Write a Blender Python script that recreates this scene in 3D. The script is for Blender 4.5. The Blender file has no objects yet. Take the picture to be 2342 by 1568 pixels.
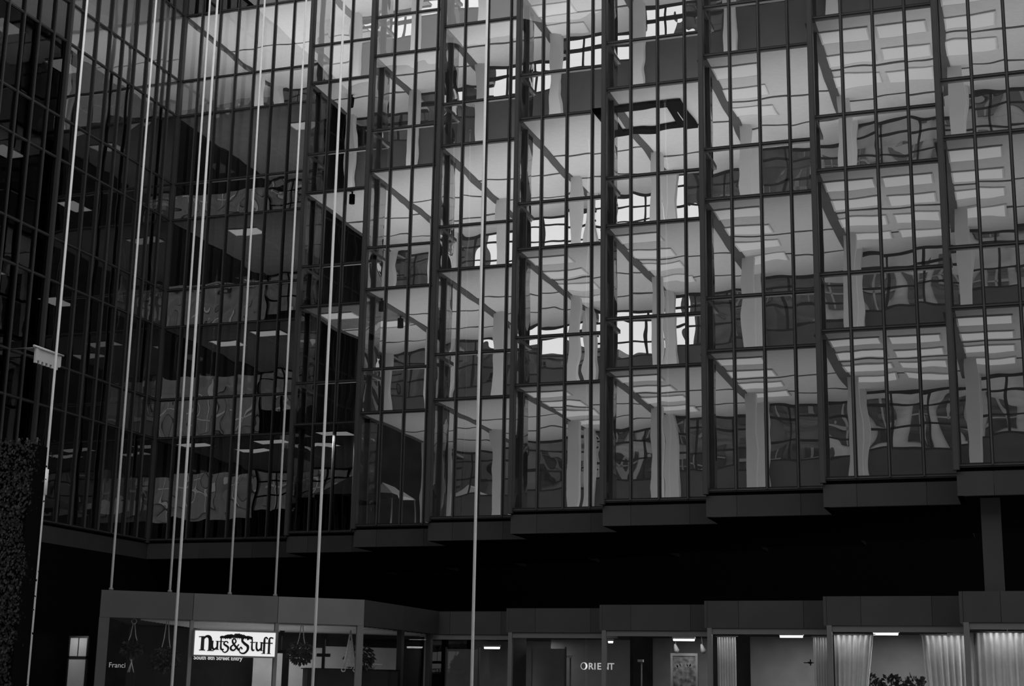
import bpy, bmesh, math, random
from mathutils import Vector, Matrix
C = bpy.context.scene.collection
S = bpy.context.scene
R = random.Random(7)
# ---------------------------------------------------------------- camera
YAW, PITCH, ROLL, FPX = -0.333, 0.229, 0.018, 3463.7
cd = bpy.data.cameras.new('camera'); cam = bpy.data.objects.new('camera', cd); C.objects.link(cam)
cf = Vector((math.sin(YAW)*math.cos(PITCH), math.cos(YAW)*math.cos(PITCH), math.sin(PITCH)))
cr = Vector((math.cos(YAW), -math.sin(YAW), 0)); cu = cr.cross(cf)
cr2 = math.cos(ROLL)*cr+math.sin(ROLL)*cu; cu2 = -math.sin(ROLL)*cr+math.cos(ROLL)*cu
EYE = 1.7
cam.matrix_world = Matrix(((cr2.x, cu2.x, -cf.x, 0), (cr2.y, cu2.y, -cf.y, 0), (cr2.z, cu2.z, -cf.z, EYE), (0, 0, 0, 1)))
cd.sensor_width = 36; cd.lens = FPX/2342*36; cd.clip_end = 1000
S.camera = cam
# ---------------------------------------------------------------- overcast sky
W = bpy.data.worlds.new('overcast_sky'); S.world = W; W.use_nodes = True
wn = W.node_tree; bg = wn.nodes['Background']
tc = wn.nodes.new('ShaderNodeTexCoord'); nz = wn.nodes.new('ShaderNodeTexNoise'); nz.inputs['Scale'].default_value = 1.6
rp = wn.nodes.new('ShaderNodeValToRGB'); rp.color_ramp.elements[0].color = (.86, .86, .86, 1); rp.color_ramp.elements[1].color = (1, 1, 1, 1)
wn.links.new(tc.outputs['Generated'], nz.inputs['Vector']); wn.links.new(nz.outputs['Fac'], rp.inputs['Fac']); wn.links.new(rp.outputs['Color'], bg.inputs['Color'])
bg.inputs['Strength'].default_value = 1.3
# ---------------------------------------------------------------- exposure and light paths
S.view_settings.view_transform = 'Standard'; S.view_settings.look = 'None'
S.view_settings.exposure = 0.0; S.view_settings.gamma = 1.0; S.view_settings.use_curve_mapping = False
cy = S.cycles
cy.max_bounces = 12; cy.diffuse_bounces = 3; cy.glossy_bounces = 4; cy.transmission_bounces = 10; cy.transparent_max_bounces = 16
cy.caustics_reflective = False; cy.caustics_refractive = False; cy.sample_clamp_indirect = 4.0; cy.use_denoising = True
# ---------------------------------------------------------------- measures (metres, z above the ground)
PANE = 0.75; BW = 3.0; X0, Y0, DY = -22.47, 43.39, 1.434
Z1, H, MID = 8.417+EYE, 3.9356, 1.359
ZB, ZU, ZT, ZL = 4.95+EYE, 4.305+EYE, 2.304+EYE, 1.666+EYE
XC, YC = -28.47, Y0+DY
def bx_(k): return X0+BW*k
def by_(k): return Y0-DY*k
LEV = [Z1+j*H for j in range(6)]            # floor lines
TOP = LEV[4]+MID+1.2
BACK = 7.4
def back(k, s): return 3.3 if (s >= 3 and k >= 0) else BACK      # the upper storeys are set back on the court side
def sill(k, s): return 2.8 if (s >= 3 and k >= 0) else 2.25
# ---------------------------------------------------------------- added area lights over the office floors, unseen from below, brightening the ceilings
def area(name, loc, sx, sy, watts, up=True):
    l = bpy.data.lights.new(name, 'AREA'); l.shape = 'RECTANGLE'; l.size = sx; l.size_y = sy; l.energy = watts
    o = bpy.data.objects.new(name, l); C.objects.link(o); o.location = loc
    if up: o.rotation_euler = (math.pi, 0, 0)
    return o
ROOM = {}                                   # (bay, storey) -> bright room
for k in range(-1, 9):
    for s in range(5):                      # storey s: ceiling at LEV[s]
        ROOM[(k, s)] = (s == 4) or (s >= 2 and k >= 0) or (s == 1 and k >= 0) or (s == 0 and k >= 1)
UPW = [44, 68, 108, 128, 138]
DIM = [5, 14, 34, 52, 0]
for (k, s), on in ROOM.items():
    if on:
        x0 = bx_(k)-(BW if k == -1 else 0); wdt = 6 if k == -1 else BW
        fz = LEV[s]-H+0.5
        damp = 1.0 if k < 5 else (0.75 if k == 5 else 0.6)
        if k == -1: damp = 1.7
        area('ceiling_fill', (x0+wdt/2, by_(k)+back(k, s)/2, fz), wdt-.4, back(k, s)-.8, UPW[s]*damp*(.55 if back(k, s) < 5 else 1))
    else:
        x0 = bx_(k)-(BW if k == -1 else 0); wdt = 6 if k == -1 else BW
        area('ceiling_fill', (x0+wdt/2, by_(k)+3.9, LEV[s]-H+0.5), wdt-.4, 6.6, DIM[s]*(1.7 if k == -1 else 1))
# ---------------------------------------------------------------- materials
def mat(name, g, rough=.6, metal=0., var=.08, sc=3., emit=0., spec=.5):
    m = bpy.data.materials.new(name); m.use_nodes = True; nt = m.node_tree; b = nt.nodes['Principled BSDF']
    b.inputs['Roughness'].default_value = rough; b.inputs['Metallic'].default_value = metal; b.inputs['Specular IOR Level'].default_value = spec
    n = nt.nodes.new('ShaderNodeTexNoise'); n.inputs['Scale'].default_value = sc; n.inputs['Detail'].default_value = 4
    g_ = nt.nodes.new('ShaderNodeNewGeometry'); nt.links.new(g_.outputs['Position'], n.inputs['Vector'])
    r = nt.nodes.new('ShaderNodeValToRGB'); lo = g*(1-var); hi = g*(1+var)
    r.color_ramp.elements[0].position = .3; r.color_ramp.elements[1].position = .7
    r.color_ramp.elements[0].color = (lo, lo, lo, 1); r.color_ramp.elements[1].color = (hi, hi, hi, 1)
    nt.links.new(n.outputs['Fac'], r.inputs['Fac']); nt.links.new(r.outputs['Color'], b.inputs['Base Color'])
    if emit:
        b.inputs['Emission Color'].default_value = (1, 1, 1, 1); b.inputs['Emission Strength'].default_value = emit
    return m
def glass(name, tint, refl, wave_t, wave_r, refract=True):
    m = bpy.data.materials.new(name); m.use_nodes = True; nt = m.node_tree; nt.nodes.clear()
    out = nt.nodes.new('ShaderNodeOutputMaterial'); mix = nt.nodes.new('ShaderNodeMixShader')
    gl = nt.nodes.new('ShaderNodeBsdfGlossy'); gl.inputs['Roughness'].default_value = 0.0; gl.inputs['Color'].default_value = (.95, .95, .95, 1)
    if refract:
        tr = nt.nodes.new('ShaderNodeBsdfRefraction'); tr.inputs['IOR'].default_value = 1.02; tr.inputs['Roughness'].default_value = 0.0
    else: tr = nt.nodes.new('ShaderNodeBsdfTransparent')
    tr.inputs['Color'].default_value = (tint, tint, tint, 1)
    geo = nt.nodes.new('ShaderNodeNewGeometry'); inf = nt.nodes.new('ShaderNodeObjectInfo')
    mul = nt.nodes.new('ShaderNodeMath'); mul.operation = 'MULTIPLY'; mul.inputs[1].default_value = 53.
    add = nt.nodes.new('ShaderNodeVectorMath'); add.operation = 'ADD'
    nt.links.new(inf.outputs['Random'], mul.inputs[0]); nt.links.new(geo.outputs['Position'], add.inputs[0]); nt.links.new(mul.outputs[0], add.inputs[1])
    def bump(scale, dist, node):
        n = nt.nodes.new('ShaderNodeTexNoise'); n.inputs['Scale'].default_value = scale; n.inputs['Detail'].default_value = 0.5
        b = nt.nodes.new('ShaderNodeBump'); b.inputs['Strength'].default_value = 1.; b.inputs['Distance'].default_value = dist
        nt.links.new(add.outputs[0], n.inputs['Vector']); nt.links.new(n.outputs['Fac'], b.inputs['Height']); nt.links.new(b.outputs['Normal'], node.inputs['Normal'])
    if refract: bump(1.0, wave_t, tr)
    bump(.8, wave_r, gl)
    mix.inputs[0].default_value = refl
    nt.links.new(tr.outputs[0], mix.inputs[1]); nt.links.new(gl.outputs[0], mix.inputs[2]); nt.links.new(mix.outputs[0], out.inputs['Surface'])
    return m
M = dict(
    frame=mat('dark_bronze_frame', .012, .45, 0), rib=mat('anodised_rib', .075, .5), post=mat('corner_cladding', .055, .5),
    glass=glass('bay_glass', .72, .12, .9, .006), mirror=glass('wing_glass', .25, .30, .15, .008), dark=glass('dark_wing_glass', .13, .05, .12, .004),  # dark: wing glass with lower tint and less reflection
    clear=glass('clear_glass', .9, .06, 0, .004, False), rear=glass('rear_window_glass', .92, .05, 0, .02, False),
    fasc=[mat('fascia_stone_a', .046, .7, 0, .1, 1.5), mat('fascia_stone_b', .040, .7, 0, .1, 1.5), mat('fascia_stone_c', .031, .7, 0, .1, 1.5)],
    sill=mat('painted_wall', .085, .9, 0, .04), ceil=mat('ceiling_tile', .62, .95, 0, .04, 8), dceil=mat('unlit_ceiling_tile', .22, .9, spec=.1), dwall=mat('dark_wall', .02, .9, spec=.1), slab=mat('carpet', .25, .95),
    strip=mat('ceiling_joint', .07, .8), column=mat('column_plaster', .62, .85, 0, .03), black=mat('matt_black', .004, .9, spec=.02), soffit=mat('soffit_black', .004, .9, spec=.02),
    trof=mat('lit_diffuser', .5, .6, 0, 0, 3, .24), trofd=mat('lit_diffuser_dim', .8, .6, 0, 0, 3, .6), tube=mat('lit_tube', .8, .5, 0, 0, 3, 5.5), white=mat('white_enamel', .86, .35, 0, .03),
    canvas=mat('white_canvas', .8, .9, 0, .05), pole=mat('pole_paint', .93, .35, 0, .05, 6), ground=mat('paving', .2, .9, 0, .25, .8), stone=mat('dark_stone', .26, .85, 0, .3, .6),
    stone2=mat('brick', .07, .9, 0, .35, .9), office=mat('office_glass', .02, .25, 0, .3), leaf=mat('leaf', .018, .6, 0, .5, 30), bark=mat('stem', .06, .9, 0, .3, 9),
    trim=mat('aluminium_rail', .16, .5, 0, .05), signw=mat('sign_face', .8, .5, 0, 0, 3, .56), ink=mat('sign_ink', .02, .8), letter=mat('white_letter_glow', .8, .5, 0, 0, 3, .45), letterd=mat('grey_letter_glow', .5, .5, 0, 0, 3, .1),  # letters glow by themselves, brightness added as emission
    curtain=mat('curtain_cloth', .72, .95, 0, .06, 6), rope=mat('macrame_rope', .6, .9, 0, .15, 20), panel=mat('shop_wall', .42, .9, 0, .1, 2.), wood=mat('frame_wood', .5, .6),
    art=mat('painted_canvas', .3, .8, 0, .7, 9), kfasc=[mat('kiosk_stone_a', .065, .7, 0, .08, 1.5), mat('kiosk_stone_b', .10, .7, 0, .08, 1.5), mat('kiosk_stone_c', .145, .7, 0, .08, 1.5)],
    metal=mat('ceiling_slat', .55, .6, 0, .1, 5), skylight=mat('skylight_glass', .13, .5, 0, .1, 2))
# ---------------------------------------------------------------- mesh helpers
class MB:
    def __init__(s): s.bm = bmesh.new(); s.mi = 0
    def box(s, x0, x1, y0, y1, z0, z1, mi=0):
        v = [s.bm.verts.new((x, y, z)) for x in (x0, x1) for y in (y0, y1) for z in (z0, z1)]
        for f in ((0, 1, 3, 2), (4, 6, 7, 5), (0, 4, 5, 1), (2, 3, 7, 6), (0, 2, 6, 4), (1, 5, 7, 3)):
            fc = s.bm.faces.new([v[i] for i in f]); fc.material_index = mi
        return s
    def poly(s, pts, mi=0):
        f = s.bm.faces.new([s.bm.verts.new(p) for p in pts]); f.material_index = mi; return s
    def tube(s, pts, rad, n=8, mi=0, cap=True):
        rings = []
        for i, p in enumerate(pts):
            p = Vector(p); a = Vector(pts[max(i-1, 0)]); b = Vector(pts[min(i+1, len(pts)-1)]); d = (b-a).normalized()
            u = d.cross(Vector((0, 0, 1)) if abs(d.z) < .9 else Vector((1, 0, 0))).normalized(); v = d.cross(u)
            r = rad[i] if isinstance(rad, (list, tuple)) else rad
            rings.append([s.bm.verts.new(p+r*(math.cos(t)*u+math.sin(t)*v)) for t in [2*math.pi*j/n for j in range(n)]])
        for a, b in zip(rings, rings[1:]):
            for j in range(n):
                f = s.bm.faces.new((a[j], a[(j+1) % n], b[(j+1) % n], b[j])); f.smooth = True; f.material_index = mi
        if cap: s.bm.faces.new(rings[0]).material_index = mi; s.bm.faces.new(rings[-1]).material_index = mi
        return s
    def ribbon(s, pts, widths, depth, mi=0):
        """stroke of a painted or cut letter in the x-z plane, with thickness along y"""
        for i in range(len(pts)-1):
            a = Vector(pts[i]); b = Vector(pts[i+1]); d = (b-a)
            if d.length < 1e-6: continue
            d.normalize(); nrm = Vector((-d.y, d.x)); wa = widths[i]/2; wb = widths[i+1]/2
            e = .25*min(wa, wb)
            q = [a-nrm*wa-d*e, b-nrm*wb+d*e, b+nrm*wb+d*e, a+nrm*wa-d*e]
            f0 = [s.bm.verts.new((p.x, 0, p.y)) for p in q]; f1 = [s.bm.verts.new((p.x, depth, p.y)) for p in q]
            s.bm.faces.new(f0); s.bm.faces.new(f1[::-1])
            for j in range(4): s.bm.faces.new((f0[j], f1[j], f1[(j+1) % 4], f0[(j+1) % 4]))
        return s
    def build(s, name, mats, parent=None, loc=None, fix=True):
        if fix: bmesh.ops.recalc_face_normals(s.bm, faces=s.bm.faces)
        me = bpy.data.meshes.new(name); s.bm.to_mesh(me); s.bm.free()
        for m in (mats if isinstance(mats, (list, tuple)) else [mats]): me.materials.append(m)
        o = bpy.data.objects.new(name, me); C.objects.link(o)
        if parent: o.parent = parent
        if loc: o.location = loc
        return o
def tag(o, label=None, cat=None, group=None, kind=None):
    if label: o['label'] = label
    if cat: o['category'] = cat
    if group: o['group'] = group
    if kind: o['kind'] = kind
    return o
def thing(name, loc, label, cat, group=None, rz=0.):
    o = bpy.data.objects.new(name, None); C.objects.link(o); o.location = loc; o.rotation_euler = (0, 0, rz); o.empty_display_size = .1
    return tag(o, label, cat, group)
def inst(name, me, parent, loc, rz=0.):
    o = bpy.data.objects.new(name, me); C.objects.link(o); o.parent = parent; o.location = loc; o.rotation_euler = (0, 0, rz); return o
def dup(root, loc, label=None, group=None, rz=None):
    r = root.copy(); C.objects.link(r); r.location = loc
    if rz is not None: r.rotation_euler = (0, 0, rz)
    if label: r['label'] = label
    if group: r['group'] = group
    for ch in list(root.children):
        c = ch.copy(); C.objects.link(c); c.parent = r
        for g in list(ch.children):
            d = g.copy(); C.objects.link(d); d.parent = c
    return r
def struct(o): o['kind'] = 'structure'; return o
# ---------------------------------------------------------------- ground and street side
struct(MB().box(-140, 120, -60, 170, -.3, 0).build('pavement', M['ground']))
# ---------------------------------------------------------------- curtain wall bays
WALLZ = []                                   # (z0, z1) pane rows
rows = [ZB]
for j in range(5): rows += [LEV[j], LEV[j]+MID]
rows.append(TOP)
for a, b in zip(rows, rows[1:]):
    if b-a > .3: WALLZ.append((a, b))
_pm = {}
def pane_mesh(w, h, mt):
    key = (round(w, 3), round(h, 3), mt.name)
    if key not in _pm:
        me = bpy.data.meshes.new('glass_pane'); me.from_pydata([(0, 0, 0), (w, 0, 0), (w, 0, h), (0, 0, h)], [], [(0, 1, 2, 3)]); me.materials.append(mt); _pm[key] = me
    return _pm[key]
_mm = {}
def rail_mesh(kind, a):
    """mullion or transom: dark frame, pale rib on the weather side (-y)"""
    key = (kind, round(a, 3))
    if key not in _mm:
        b = MB()
        if kind == 'mullion': b.box(-.04, .04, -.03, .09, 0, a, 0).box(-.017, .017, -.075, -.03, 0, a, 1)
        elif kind == 'transom': b.box(0, a, -.02, .09, -.05, .05, 0).box(0, a, -.034, -.02, -.012, .012, 1)
        elif kind == 'post': b.box(-.06, .075, -.10, .10, 0, a, 0).box(-.045, .06, -.115, -.10, 0, a, 0)
        bmesh.ops.recalc_face_normals(b.bm, faces=b.bm.faces)
        me = bpy.data.meshes.new(kind); b.bm.to_mesh(me); b.bm.free()
        for m in ((M['frame'], M['rib']) if kind != 'post' else (M['post'],)): me.materials.append(m)
        _mm[key] = me
    return _mm[key]
def wall_run(root, x, y, rz, n, w, mt, post=True, end_post=False):
    """a glazed run along local +x (outside is local -y), n panes of width w"""
    mx = Matrix.Translation((x, y, 0)) @ Matrix.Rotation(rz, 4, 'Z')
    inv = Matrix.Translation(root.location).inverted()
    def put(name, me, lx, z):
        p = mx @ Vector((lx, 0, z)); o = inst(name, me, root, tuple(inv @ p), rz); return o
    for i in range(n):
        for (a, b) in WALLZ: put('glass_pane', pane_mesh(w, b-a, mt), i*w, a)
        if i > 0: put('mullion', rail_mesh('mullion', TOP-ZB), i*w, ZB)
    for z in sorted({a for a, b in WALLZ}):
        put('transom', rail_mesh('transom', n*w), 0, z)
    if post: put('corner_post', rail_mesh('post', TOP-ZB+.1), 0, ZB-.1)
    if end_post: put('corner_post', rail_mesh('post', TOP-ZB+.1), n*w, ZB-.1)
def fascia(root, x, y, rz, splits, mats, z0, z1, th=.12, off=0., name='fascia_panel'):
    mx = Matrix.Translation((x, y, 0)) @ Matrix.Rotation(rz, 4, 'Z'); inv = Matrix.Translation(root.location).inverted()
    for i, (a, b) in enumerate(zip(splits, splits[1:])):
        m = MB().box(a+.004, b-.004, off, off+th, z0, z1).build(name, mats[i % len(mats)], root)
        m.matrix_parent_inverse = Matrix.Identity(4); m.location = tuple(inv @ (mx @ Vector((0, 0, 0)))); m.rotation_euler = (0, 0, rz)
BAY = {-1: 'inner corner bay', 0: 'narrow bay beside the corner', 1: 'bay with the white canopy peak', 2: 'bay crossed by the lone flagpole', 3: 'bay above the white shop letters',
       4: 'bay holding the black square frame', 5: 'bay above the plain white curtain', 6: 'bay above the tied curtains', 7: 'bay above the dark pillar', 8: 'outermost bay'}
STO = ['lowest storey', 'second storey', 'third storey', 'fourth storey', 'top storey']
F3 = M['fasc']
for k in range(-1, 9):
    x, y = (XC if k == -1 else bx_(k)), by_(k); n = 8 if k == -1 else 4
    root = thing('glass_bay', (x, y, ZU), {-1: 'wide dark glass bay filling the inner corner of the tower', 0: 'dark narrow glass bay beside the wide inner corner bay'}.get(k, 'stepped glass tower ' + BAY[k]), 'glass facade', 'stepped glass bays of the tower')
    wall_run(root, x, y, 0, n, PANE, M['glass'], post=True)
    L = n*PANE
    if k < 8: wall_run(root, x+L, y, -math.pi/2, 2, DY/2, M['glass'], post=False)      # return to the next step, faces -x
    sp = [0, .75, L-.72, L] if k >= 0 else [0, 2., 4., 6.]
    fascia(root, x, y, 0, sp, [F3[0], F3[1], F3[2]], ZU, ZB-.13)
    MB().box(0, L, .03, .14, ZB-ZU-.13, ZB-ZU-.03).build('black_ledge', M['black'], root)
    if k < 8: fascia(root, x+L, y, -math.pi/2, [0, DY], [F3[1]], ZU, ZB-.13, name='return_fascia')
# ---------------------------------------------------------------- the dark wing on the other side of the corner (faces +x)
segs = [(38.07, 9, 'mirror', 'mirror glass wing bay running back into the inner corner'), (32.07, 8, 'dark', 'dark glass wing bay behind the ivy pylon'), (26.07, 8, 'dark', 'outer glass wing bay beyond the ivy pylon, nearer the street')]
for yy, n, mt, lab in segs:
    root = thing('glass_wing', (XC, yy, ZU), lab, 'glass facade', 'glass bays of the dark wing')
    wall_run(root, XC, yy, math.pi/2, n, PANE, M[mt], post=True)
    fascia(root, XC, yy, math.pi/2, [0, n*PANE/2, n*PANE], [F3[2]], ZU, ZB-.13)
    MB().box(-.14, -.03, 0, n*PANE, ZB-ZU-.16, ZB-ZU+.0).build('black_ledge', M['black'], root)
struct(MB().box(-110, 110, -60, -44, 0, 62).build('wall_street', M['stone2']))
# ---------------------------------------------------------------- floors, ceilings, rear walls of the stepped wing
def room_x(k): return (XC, bx_(0)) if k == -1 else (bx_(k), bx_(k+1))
for s in range(5):
    cb = MB(); dk = MB(); tr = MB(); wb = MB(); wd = MB()
    zc = LEV[s]
    for k in range(-1, 9):
        xa, xb = room_x(k); ya, yb = by_(k)+.12, by_(k)+back(k, s)+.15
        on = ROOM[(k, s)]
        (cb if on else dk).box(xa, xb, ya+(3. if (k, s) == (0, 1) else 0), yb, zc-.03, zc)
        if (k, s) == (0, 1): dk.box(xa, xb, ya, ya+3., zc-.03, zc)  # dark front strip, shade put into the ceiling colour
        if on:
            tr.box(xa-.13, xa+.13, ya, yb, zc-.06, zc-.03)
            for d in ((3.3, 5.5) if back(k, s) > 5 else (1.6,)): tr.box(xa, xb, by_(k)+d-.04, by_(k)+d+.04, zc-.045, zc-.03)
            if k == 4 and False: pass
        # rear wall: sill and head at by+BACK, and the stepped return
        sz = zc-H+sill(k, s); f0 = zc-H
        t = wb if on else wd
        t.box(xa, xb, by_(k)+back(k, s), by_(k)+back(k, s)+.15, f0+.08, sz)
        t.box(xb-.1, xb, by_(k)+back(k, s)-DY+.15, by_(k)+back(k, s), f0+.08, sz)
    struct(cb.build('ceiling', M['ceil'])) ; 
    if len(dk.bm.verts): struct(dk.build('ceiling_shaded', M['dceil']))  # shade of the unlit rooms put into a darker ceiling colour
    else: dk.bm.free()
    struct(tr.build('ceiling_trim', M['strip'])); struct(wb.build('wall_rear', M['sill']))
    if len(wd.bm.verts): struct(wd.build('wall_rear_shaded', M['dwall']))  # rear walls of unlit rooms darkened through their colour
    else: wd.bm.free()
fl = MB()
for s in range(6):
    z = (LEV[s] if s < 5 else LEV[4]+H) if s < 5 else ZU-.02+.0
    for k in range(-1, 9):
        xa, xb = room_x(k)
        if s < 5: fl.box(xa, xb, by_(k)+.12, by_(k)+back(k, s)+.15, LEV[s]+.001, LEV[s]+.07)
        else: fl.box(xa, xb, by_(k)+.12, by_(k)+BACK+.15, Z1-H, Z1-H+.06)
struct(fl.build('floor', M['slab']))
so = MB(); rf = MB()
for k in range(-1, 9):
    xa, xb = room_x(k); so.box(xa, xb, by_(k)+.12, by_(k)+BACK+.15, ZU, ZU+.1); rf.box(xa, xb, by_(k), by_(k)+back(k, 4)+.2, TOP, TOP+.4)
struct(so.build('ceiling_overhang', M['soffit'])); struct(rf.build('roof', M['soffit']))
# added black partitions, in place of the dark reflection beside the bright rooms
pt = MB()
for s in range(4):
    k = 0 if s >= 1 else 1
    pt.box(bx_(k)-.12, bx_(k)-.02, by_(k)+.2 if s < 0 else by_(k)+DY+.2, by_(k)+BACK, LEV[s]-H+.1, LEV[s]-.05)
struct(pt.build('wall_dark_reflection', M['black']))
# rear windows: one frame with its grid per bay and storey
wi = 0
for s in range(5):
    for k in range(-1, 9):
        xa, xb = room_x(k); wi += 1
        z0, z1 = LEV[s]-H+sill(k, s), LEV[s]-.03
        f = MB(); Yb = by_(k)+back(k, s)
        f.box(xa, xb, Yb, Yb+.1, z0, z0+.06).box(xa, xb, Yb, Yb+.1, z1-.07, z1).box(xa, xa+.07, Yb, Yb+.1, z0, z1)
        m = 6 if k == -1 else 3
        for i in range(1, m): xx = xa+(xb-xa)*i/m; f.box(xx-.035, xx+.035, Yb+.02, Yb+.07, z0, z1)
        f.box(xa, xb, Yb+.02, Yb+.06, z1-.44, z1-.38).box(xa, xb, Yb+.02, Yb+.06, z0+.60, z0+.655)
        fo = struct(f.build('window_%d' % wi, M['frame']))
        MB().poly([(xa, Yb+.05, z0), (xb, Yb+.05, z0), (xb, Yb+.05, z1), (xa, Yb+.05, z1)]).build('window_pane', M['rear'], fo, fix=False)
# ---------------------------------------------------------------- columns
cp = MB().box(-.17, .17, -.13, .13, 0, H-.1).build('column', M['column'])
first = cp
for s in range(5):
    for k in range(-1, 9):
        if not ROOM[(k, s)]: continue
        for r, d in enumerate((5.35, BACK-.25) if back(k, s) > 5 else (3.05,)):
            o = cp if first else cp.copy()
            if first: first = None
            else: C.objects.link(o)
            o.location = (bx_(k)+.22 if k >= 0 else XC+.3, by_(k)+d, LEV[s]-H+.07)
            tag(o, 'pale column, %s of two, %s, %s' % (('front', 'rear')[r], STO[s], BAY[k]), 'column', 'pale columns seen through the tower glass')
# ---------------------------------------------------------------- ceiling lights
def light_master(mt):
    t = thing('ceiling_light', (0, 0, 0), 'x', 'ceiling light', 'lit panels set in the office ceilings')
    MB().box(-.6, .6, -.40, -.36, -.03, 0).box(-.6, .6, .36, .40, -.03, 0).box(-.6, -.56, -.36, .36, -.03, 0).box(.56, .6, -.36, .36, -.03, 0).build('light_frame', M['column'], t)
    MB().box(-.56, .56, -.36, .36, -.025, -.005).build('diffuser', mt, t); return t
lm = light_master(M['trof']); used = False
ROW = ['first', 'second', 'third', 'fourth', 'fifth']
def put_light(x, y, z, lab, rz=0.):
    global used
    if not used: used = True; lm.location = (x, y, z); lm['label'] = lab
    else: dup(lm, (x, y, z), lab, rz=rz)
for s, ks in ((0, range(1, 8)), (1, range(2, 8)), (2, range(4, 8)), (3, (3, 5, 6, 7))):
    for k in ks:
        for c, dx in enumerate((.72, 2.1)):
            if c == 1 and not (k == 6 or (k == 4 and r == 0) or (k == 5 and s == 1 and r < 2)): continue
            if c == 0 and k in (1, 2) and r in (0, 3): continue
            for r in range(4):
                if s == 2 and k == 4 and r < 3: continue
                if s == 3 and r > 1: continue
                if s == 2 and r > 2: continue
                put_light(bx_(k)+dx, by_(k)+1.15+1.5*r, LEV[s]-.035, 'lit ceiling panel, %s row%s, %s, %s' % (ROW[r], ('', ' of second file')[c], STO[s], BAY[k]))
# panels in the dark rooms of the inner corner
spots_dark = [(-1, 0, .9, 1.2), (-1, 0, 2.4, 2.7), (-1, 0, 3.9, 1.2), (-1, 0, 5.2, 2.4), (-1, 1, 1.2, 2.6), (-1, 1, 3.4, 1.5), (-1, 1, 5.1, 3.1), (0, 0, .8, 1.6), (0, 0, 2.2, 3.2), (0, 1, .9, 1.3), (0, 1, 2.1, 2.8), (-1, 2, 2.1, 1.8), (-1, 3, 4.2, 2.0)]
for i, (k, s, dx, dy) in enumerate(spots_dark):
    put_light((XC if k == -1 else bx_(k))+dx, by_(k)+dy, LEV[s]-.035, 'lit panel %.1f m along the dark %s, %s' % (dx, STO[s], BAY[k]))
# ---------------------------------------------------------------- wing interior
wb = MB(); wc = MB()
for s in range(5):
    (wb if s < 4 else wc).box(XC-8, XC-.12, 20, YC+8, LEV[s]-.03, LEV[s]+.06)
wb.box(XC-8, XC-7.9, 20, YC+8, ZU, LEV[3]).box(XC-8, XC-.12, 20, YC+8, ZU, ZU+.1).box(XC-8, XC-.12, 20, YC+8, TOP, TOP+.3)
struct(wb.build('ceiling_wing', M['dwall'])); struct(wc.build('ceiling_wing_top', M['ceil']))  # lower wing ceilings carry the unlit darkness as colour
area('ceiling_fill', (XC-4, 40, LEV[3]+.6), 6, 12, 260)  # added unseen light for the top wing ceiling
lmd = light_master(M['trofd']); firstd = True
for (yy, dx, s) in ((34.6, 1.2, 3), (36.4, 1.2, 3), (35.3, 1.2, 2), (37.0, 1.2, 2), (35.0, 2.6, 1), (36.6, 1.2, 1), (37.4, 2.7, 1), (36.2, 1.3, 0), (37.6, 2.6, 0), (34.0, 1.3, 1), (40.5, 1.4, 1), (42.3, 2.4, 2), (39.6, 1.3, 3)):
    lab = 'dim lit panel in dark wing, %s, %.1f deep, %.1f along' % (STO[s], dx, yy-20)
    if firstd: firstd = False; lmd.location = (XC-dx, yy, LEV[s]-.035); lmd['label'] = lab; lmd.rotation_euler = (0, 0, math.pi/2)
    else: dup(lmd, (XC-dx, yy, LEV[s]-.035), lab, rz=math.pi/2)
for o in [o for o in C.objects if o.name.startswith('ceiling_light') and 'wing' in o['label']]: o['group'] = 'dim lit panels in the dark wing'
# ---------------------------------------------------------------- black suspended frame with its tube
t = thing('suspended_frame', (-9.85, 39.85, LEV[2]-.05), 'black square frame hanging open under the ceiling, thin tube lamp along its side', 'ceiling frame')
MB().box(-1.28, 1.28, -1.1, -.72, -.07, 0).box(-1.28, 1.28, .74, 1.1, -.07, 0).box(-1.28, -.86, -.72, .74, -.07, 0).box(.8, 1.28, -.72, .74, -.07, 0).build('frame', M['black'], t)
MB().tube([(1.02, -.3, -.09), (1.02, .8, -.09)], .012).build('tube_lamp', M['trof'], t)
# ---------------------------------------------------------------- cylinder spotlights
def spotlight(loc, lab, first=[None]):
    if first[0]: return dup(first[0], loc, lab)
    t = thing('spotlight', loc, lab, 'spotlight', 'black cylinder spotlights under the ceilings')
    MB().tube([(0, 0, 0), (0, 0, -.1)], .03, 8).build('stem', M['black'], t)
    MB().tube([(0, 0, -.1), (0, 0, -.42)], .095, 16).build('lamp_body', M['black'], t); first[0] = t; return t
spotlight((-19.3, 43.0, LEV[1]-.03), 'black cylinder spotlight near the glass, second storey of the canopy peak bay')
spotlight((-19.62, 45.3, LEV[1]-.03), 'black cylinder spotlight deeper inside, second storey of the canopy peak bay')
spotlight((-20.8, 43.6, LEV[2]-.03), 'black cylinder spotlight, third storey of the narrow bay')
spotlight((-21.5, 44.7, LEV[3]-.03), 'black cylinder spotlight, fourth storey of the narrow bay')
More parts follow.
